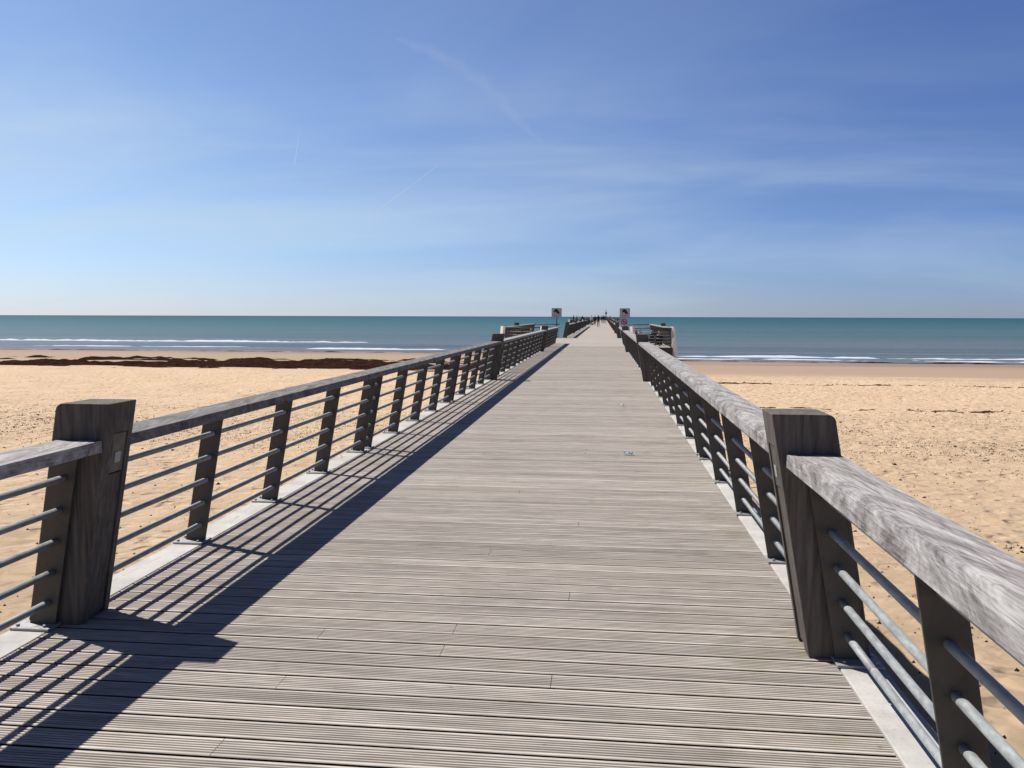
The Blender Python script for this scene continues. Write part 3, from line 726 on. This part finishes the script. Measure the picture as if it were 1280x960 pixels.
# ------------------------------------------------------------------ signs
M_SIGN = plain('sign_panel', (.42, .43, .44), .5, 0, .4, .04)
M_SIGNF = plain('sign_frame', (.20, .23, .28), .5, .3)
M_BLACK = plain('sign_black', (.012, .012, .015), .6); M_RED = plain('sign_red', (.30, .03, .045), .5); M_WHITE = plain('sign_white', (.62, .60, .60), .5)
M_POLE = metal_mat('sign_pole', (.06, .075, .09), (.10, .12, .14), .5, .4)
def sign(x, y, label, second):
    t = empty('warning_sign', (x, y, 0), label, 'sign')
    p = MB(); p.tube([(0, .03, -.3), (0, .03, 2.12)], .04, 12); p.build('pole', M_POLE, t)
    b = MB(); b.box(-.36, .36, -.035, -.012, 1.47, 2.14); fr = b.build('panel', M_SIGNF, t)
    b = MB(); b.box(-.335, .335, -.040, -.036, 1.495, 2.115); b.build('face', M_SIGN, fr)
    # pictogram: a breaking wave, black, with a pale mark under it, and two lines of small print
    w = MB(); pts = [(-.20, 1.83), (-.19, 1.96), (-.13, 2.06), (-.03, 2.085), (.07, 2.05), (.14, 1.95), (.20, 1.83), (.26, 1.75), (.05, 1.74), (.0, 1.78), (-.04, 1.86), (-.10, 1.88), (-.13, 1.85), (-.16, 1.80)]
    w.prism_y(pts, -.045, -.041); w.build('pictogram', M_BLACK, fr)
    tx = MB()
    for k, (za, wd) in enumerate(((1.66, .26), (1.60, .22), (1.54, .15))): tx.box(-wd, wd, -.044, -.041, za, za+.022)
    tx.build('small_print', plain('print_grey', (.2, .17, .16)), fr)
    if second:
        b = MB(); b.box(-.30, .22, -.034, -.012, .90, 1.455); f2 = b.build('panel', M_SIGN, t)
        r = MB(); ri, ro = .15, .215; n = 28; cz = 1.19; cxx = -.04
        vs = []
        for yy in (-.041, -.035):
            for rad in (ri, ro):
                for k in range(n): a = 2*math.pi*k/n; vs.append((cxx+rad*math.cos(a), yy, cz+rad*math.sin(a)))
        fs = []
        for k in range(n):
            k2 = (k+1) % n
            fs += [(k, k2, n+k2, n+k), (n+k, n+k2, 3*n+k2, 3*n+k), (k2, k, 2*n+k, 2*n+k2)]
        r.add(vs, fs); d = .15*.707; wv = .022
        r.add([(cxx-d-wv, -.042, cz+d-wv), (cxx-d+wv, -.042, cz+d+wv), (cxx+d+wv, -.042, cz-d+wv), (cxx+d-wv, -.042, cz-d-wv), (cxx-d-wv, -.036, cz+d-wv), (cxx-d+wv, -.036, cz+d+wv), (cxx+d+wv, -.036, cz-d+wv), (cxx+d-wv, -.036, cz-d-wv)],
              [(0, 1, 2, 3), (4, 7, 6, 5), (0, 4, 5, 1), (2, 6, 7, 3), (0, 3, 7, 4), (1, 5, 6, 2)])
        r.build('prohibition_ring', M_RED, f2)
        k = MB(); k.prism_y([(cxx-.10, cz-.06), (cxx+.09, cz-.06), (cxx+.09, cz+.01), (cxx+.03, cz+.02), (cxx+.02, cz+.08), (cxx-.04, cz+.08), (cxx-.04, cz+.0), (cxx-.10, cz-.01)], -.0405, -.0345); k.build('pictogram', M_BLACK, f2)
        k = MB(); k.box(-.26, .20, -.034, -.012, .55, .88); k.build('dark_plate', plain('dark_plate', (.06, .05, .05)), t)
    return t
sign(-3.38, 61.35, 'square warning sign with black wave pictogram on a thin pole left of the walkway', False)
sign(1.47, 61.35, 'square wave warning sign with a red prohibition ring panel below, right of the walkway', True)

# ------------------------------------------------------------------ mast with lantern at the pier end
def mast():
    t = empty('beacon_mast', (XC+1.6, 328, 0), 'slim dark beacon mast standing at the far end of the pier', 'mast')
    b = MB(); b.tube([(0, 0, 0), (0, 0, 2.6), (0, 0, 4.3)], [.16, .12, .06], 12); b.build('pole', M_POLE, t)
    b = MB(); b.tube([(0, 0, 2.25), (0, 0, 2.35), (0, 0, 2.75), (0, 0, 3.1), (0, 0, 3.2)], [.10, .42, .38, .22, .06], 14); b.build('lantern', M_DARKSTEEL, t)
mast()
for s, nm in ((-1, 'left'), (1, 'right')):
    t = empty('platform_railing', (XC, 314, 0), f'railing round the wide head of the pier, {nm} half', 'railing', 'railings round the side platforms')
    for h in BAR_H+(.98,):
        b = MB(); b.tube([(s*2.0, 0, h), (s*7.4, 0, h), (s*7.4, 21.5, h), (0, 21.5, h)], .03, 6); b.build('rail_bar', M_DARKSTEEL, t)
    m = MB()
    for x in np.arange(2.0, 7.5, 1.34): m.box(s*x-.01, s*x+.01, -.07, .07, 0, .96)
    for y in np.arange(0, 21.5, 1.34): m.box(s*7.4-.07, s*7.4+.07, y-.01, y+.01, 0, .96)
    tag(m.build('balusters', M_PLATE, t), kind='stuff')

# ------------------------------------------------------------------ people
SKIN = plain('skin', (.42, .26, .19), .6, 0, .3, .06); HAIR = plain('hair', (.025, .018, .014), .6)
CL = {'navy': plain('navy_cloth', (.018, .024, .05), .9), 'black': plain('black_cloth', (.012, .012, .015), .9), 'white': plain('white_cloth', (.60, .62, .66), .9),
      'denim': plain('denim_cloth', (.035, .05, .09), .9), 'grey': plain('grey_cloth', (.12, .12, .13), .9), 'brown': plain('brown_cloth', (.10, .06, .04), .9), 'shoe': plain('shoe_leather', (.02, .018, .016), .7)}
def skin_body(joints, edges, radii, root, name):
    me = bpy.data.meshes.new('tmp'); me.from_pydata(joints, edges, []); o = bpy.data.objects.new('tmp', me); COL.objects.link(o)
    o.modifiers.new('s', 'SKIN'); o.modifiers.new('u', 'SUBSURF').levels = 2; o.modifiers['s'].use_smooth_shade = True
    for i, (rx, ry) in enumerate(radii): me.skin_vertices[0].data[i].radius = (rx, ry)
    me.skin_vertices[0].data[root].use_root = True
    dg = bpy.context.evaluated_depsgraph_get(); dg.update(); r = bpy.data.meshes.new_from_object(o.evaluated_get(dg)); r.name = name
    bpy.data.objects.remove(o); bpy.data.meshes.remove(me); return r
def person(loc, rotz, top, legs, label, pose='walk', height=1.73, hair=HAIR, phase=1):
    k = height/1.75; J = []; Eg = []; Rd = []
    def j(p, r, parent=None, r2=None):
        J.append(tuple(c*k for c in p)); Rd.append((r*k, (r2 or r)*k))
        if parent is not None: Eg.append((parent, len(J)-1))
        return len(J)-1
    if pose in ('walk', 'stand'):
        st = (.20 if pose == 'walk' else .03)*phase
        pel = j((0, 0, .95), .145, None, .11); wa = j((0, -.01, 1.10), .125, pel, .10); ch = j((0, -.01, 1.30), .16, wa, .115); ne0 = j((0, 0, 1.44), .085, ch); ne = j((0, .01, 1.50), .052, ne0)
        hd0 = j((0, .015, 1.57), .072, ne, .085); hd = j((0, .02, 1.65), .078, hd0, .095); hd2 = j((0, .015, 1.71), .05, hd, .06)
        nose = j((0, .115, 1.615), .012, hd0)
        for s in (-1, 1):
            f = s*st
            hp = j((s*.09, 0, .90), .085, pel); kn = j((s*.10, f*.55+.02, .50), .058, hp); an = j((s*.10, f*1.15-.02, .10), .04, kn); toe = j((s*.115, f*1.15+.14, .035), .036, an)
            sh = j((s*.175, -.01, 1.40), .058, ne0); el = j((s*.225, -f*.35-.02, 1.12), .042, sh); wr = j((s*.215, -f*.8+.05, .88), .027, el); ha = j((s*.21, -f*.9+.08, .80), .030, wr); fi = j((s*.20, -f*.9+.10, .74), .018, ha)
        legz, topz, shoez = .93*k, 1.47*k, .09*k
    else:                                                   # seated on the floor, knees up, arms round the knees
        pel = j((0, 0, .12), .15, None, .13); wa = j((0, .0, .26), .125, pel, .11); ch = j((0, .05, .46), .16, wa, .12); ne0 = j((0, .09, .58), .085, ch); ne = j((0, .115, .635), .05, ne0)
        hd0 = j((0, .13, .69), .072, ne, .085); hd = j((0, .135, .77), .078, hd0, .095); hd2 = j((0, .13, .83), .05, hd, .06)
        nose = j((0, .225, .735), .012, hd0)
        for s in (-1, 1):
            hp = j((s*.10, .05, .12), .085, pel); kn = j((s*.13, .42, .44), .058, hp); an = j((s*.12, .62, .09), .04, kn); toe = j((s*.13, .78, .04), .036, an)
            sh = j((s*.175, .08, .54), .056, ne0); el = j((s*.24, .28, .36), .04, sh); wr = j((s*.10, .48, .42), .027, el); ha = j((s*.05, .53, .43), .03, wr); fi = j((s*.01, .56, .42), .018, ha)
        legz, topz, shoez = None, .60*k, .075*k
    me = skin_body(J, Eg, Rd, 0, 'person')
    for m_ in (SKIN, CL[top], CL[legs], hair, CL['shoe']): me.materials.append(m_)
    Jv = np.array(J); hdc = np.array((0, (.02 if pose != 'sit' else .135), (1.65 if pose != 'sit' else .77)))*k
    for f in me.polygons:
        c = np.array(f.center); i = 1
        if c[2] > topz:
            i = 3 if (c[2] > hdc[2]+.03*k or c[1] < hdc[1]-.02*k) and c[2] > topz+.06*k else 0
        elif pose == 'sit':
            if c[1] > .12*k and abs(c[0]) > .0 and (c[2] < .10*k or c[1] > .30*k): i = 2
            if c[2] < .20*k and c[1] <= .3*k: i = 2
            if c[2] < shoez and c[1] > .55*k: i = 4
            d = np.linalg.norm(Jv[[len(J)-1, len(J)-2]]-c, axis=1).min()
            if abs(c[0]) < .07*k and c[1] > .47*k and c[2] > .36*k: i = 0
        else:
            if c[2] < legz and abs(c[0]) < .18*k: i = 2
            if c[2] < shoez: i = 4
            if abs(c[0]) > .165*k and c[2] < .89*k: i = 0
        f.material_index = i
    o = bpy.data.objects.new('person', me); COL.objects.link(o); o.location = loc; o.rotation_euler = (0, 0, rotz)
    return tag(o, label, 'person')
person((-.80, 123, 0), 0.05, 'navy', 'black', 'person in dark clothes walking away in the middle of the pier', 'walk', 1.80)
person((-1.50, 143, 0), 0, 'navy', 'black', 'person in navy top and black trousers walking just left of the middle walker', 'walk', 1.72, phase=-1)
person((-2.05, 141, 0), 0, 'white', 'grey', 'person in a white top walking by the left railing', 'walk', 1.68)
person((-.05, 180, 0), 0, 'black', 'black', 'person in black walking right of the middle walker, farther off', 'walk', 1.80)
person((-.45, 184, 0), 0, 'navy', 'denim', 'person in a navy top in the distant group behind the middle walker', 'walk', 1.72, phase=-1)
person((.35, 186, 0), 0, 'grey', 'black', 'person in a grey top at the right of the distant group', 'walk', 1.75)
person((1.9, 268, 0), 2.2, 'black', 'black', 'tiny far figure standing by the right railing', 'stand', 1.75)
person((-4.65, 132, 0), 1.3, 'navy', 'black', 'person standing at the outer railing of the second left platform', 'stand', 1.72)
person((-4.4, 139, 0), -.8, 'brown', 'denim', 'person in brown standing farther back on the second left platform', 'stand', 1.66)
person((-3.6, 143, 0), .5, 'black', 'grey', 'person in black at the far end of the second left platform', 'stand', 1.70)
person((2.78, 49.0, 0), 2.6, 'black', 'black', 'person in black sitting on the boards of the right platform, knees drawn up', 'sit', 1.74)
person((2.98, 46.3, 0), 2.9, 'navy', 'black', 'person in navy sitting beside the outer railing of the right platform', 'sit', 1.70)
person((2.15, 51.6, 0), 3.0, 'white', 'grey', 'person in a white top sitting on the right platform, nearest the walkway', 'sit', 1.72)
person((1.85, 50.2, 0), 3.2, 'grey', 'denim', 'person in grey sitting on the right platform just right of the pale inner post', 'sit', 1.74)
person((-4.4, 53.2, 0), 2.4, 'navy', 'black', 'person in navy sitting on the left platform behind the railing', 'sit', 1.78)
person((-3.9, 54.5, 0), 2.9, 'grey', 'denim', 'person in grey sitting at the right of the pair on the left platform', 'sit', 1.78)

# ------------------------------------------------------------------ litter on the boards
def litter(x, y, s, col, label):
    b = MB(); n = 7; vs = []
    for i in range(n):
        for k in range(4): vs.append((x+(i/(n-1)-.5)*s*2+.004*random.random(), y+(k/3-.5)*s*.8, .006+.018*abs(math.sin(i*1.3+k*.9))+(.012 if k in (1, 2) else 0)))
    fs = [(i*4+k, (i+1)*4+k, (i+1)*4+k+1, i*4+k+1) for i in range(n-1) for k in range(3)]
    b.add(vs, fs); o = b.build('paper_wrapper', plain('wrapper', col, .4, 0, .5, .1)); sm = o.modifiers.new('thick', 'SOLIDIFY'); sm.thickness = .002
    tag(o, label, 'litter')
litter(.30, 9.83, .055, (.26, .33, .40), 'crumpled pale blue wrapper lying on the boards right of centre')
litter(.33, 15.2, .045, (.42, .40, .37), 'small pale scrap of paper farther along the boards')

# ------------------------------------------------------------------ aircraft trails high over the sea
def trail_mat(a0=.22, a1=.6):
    m = bpy.data.materials.new('contrail_vapour'); m.use_nodes = True; t = m.node_tree; t.nodes.clear()
    o = nd(t, 'ShaderNodeOutputMaterial'); mx = nd(t, 'ShaderNodeMixShader'); tr = nd(t, 'ShaderNodeBsdfTransparent'); df = nd(t, 'ShaderNodeBsdfTranslucent'); d2 = nd(t, 'ShaderNodeBsdfDiffuse'); m2 = nd(t, 'ShaderNodeMixShader'); m2.inputs[0].default_value = .5
    df.inputs[0].default_value = (.9, .92, .95, 1); d2.inputs[0].default_value = (.9, .92, .95, 1)
    lw = nd(t, 'ShaderNodeLayerWeight'); lw.inputs[0].default_value = .5
    n = noise(t, coords(t, (1, 1, 1)), .0012, 3); fac = math_(t, 'MULTIPLY', math_(t, 'POWER', math_(t, 'SUBTRACT', 1.0, lw.outputs['Facing']), 2.0), maprange(t, n, .3, .7, a0, a1))
    t.links.new(fac, mx.inputs[0]); t.links.new(tr.outputs[0], mx.inputs[1]); t.links.new(df.outputs[0], m2.inputs[1]); t.links.new(d2.outputs[0], m2.inputs[2]); t.links.new(m2.outputs[0], mx.inputs[2]); t.links.new(mx.outputs[0], o.inputs[0])
    return m
def at_px(u, v, dist):
    d = fw*F_PX+cx*(u-640)-cy*(v-480); return Vector((0, 0, EYE))+d.normalized()*dist
M_TRAIL = trail_mat()
for (a, c, lab) in (((376, 156), (368, 206), 'short faint contrail high on the left, nearly upright'), ((546, 208), (470, 265), 'longer slanting contrail left of the middle of the sky')):
    b = MB(); A = at_px(*a, 42000); B = at_px(*c, 46000)
    pts = [A.lerp(B, i/14) for i in range(15)]; b.tube([tuple(p-A) for p in pts], [20+38*(i/14) for i in range(15)], 12, cap=False)
    o = b.build('contrail', M_TRAIL); o.location = A; tag(o, lab, 'contrail', 'contrails in the sky')
b = MB(); P = [at_px(*q, 44000) for q in ((495, 48), (545, 66), (600, 100), (640, 142), (685, 186))]
pts = []
for i in range(4):
    for k in range(6): pts.append(P[i].lerp(P[i+1], k/6))
b.tube([tuple(p-P[0]+Vector((0, 0, 60*math.sin(i*1.7)))) for i, p in enumerate(pts)], [120+420*math.sin(math.pi*i/len(pts))*(.6+.4*abs(math.sin(i*.9))) for i in range(len(pts))], 14, cap=False)
o = b.build('contrail', trail_mat(.008, .05)); o.location = P[0]; tag(o, 'old contrail spread into a broad faint curve, upper middle of the sky', 'contrail', 'contrails in the sky')
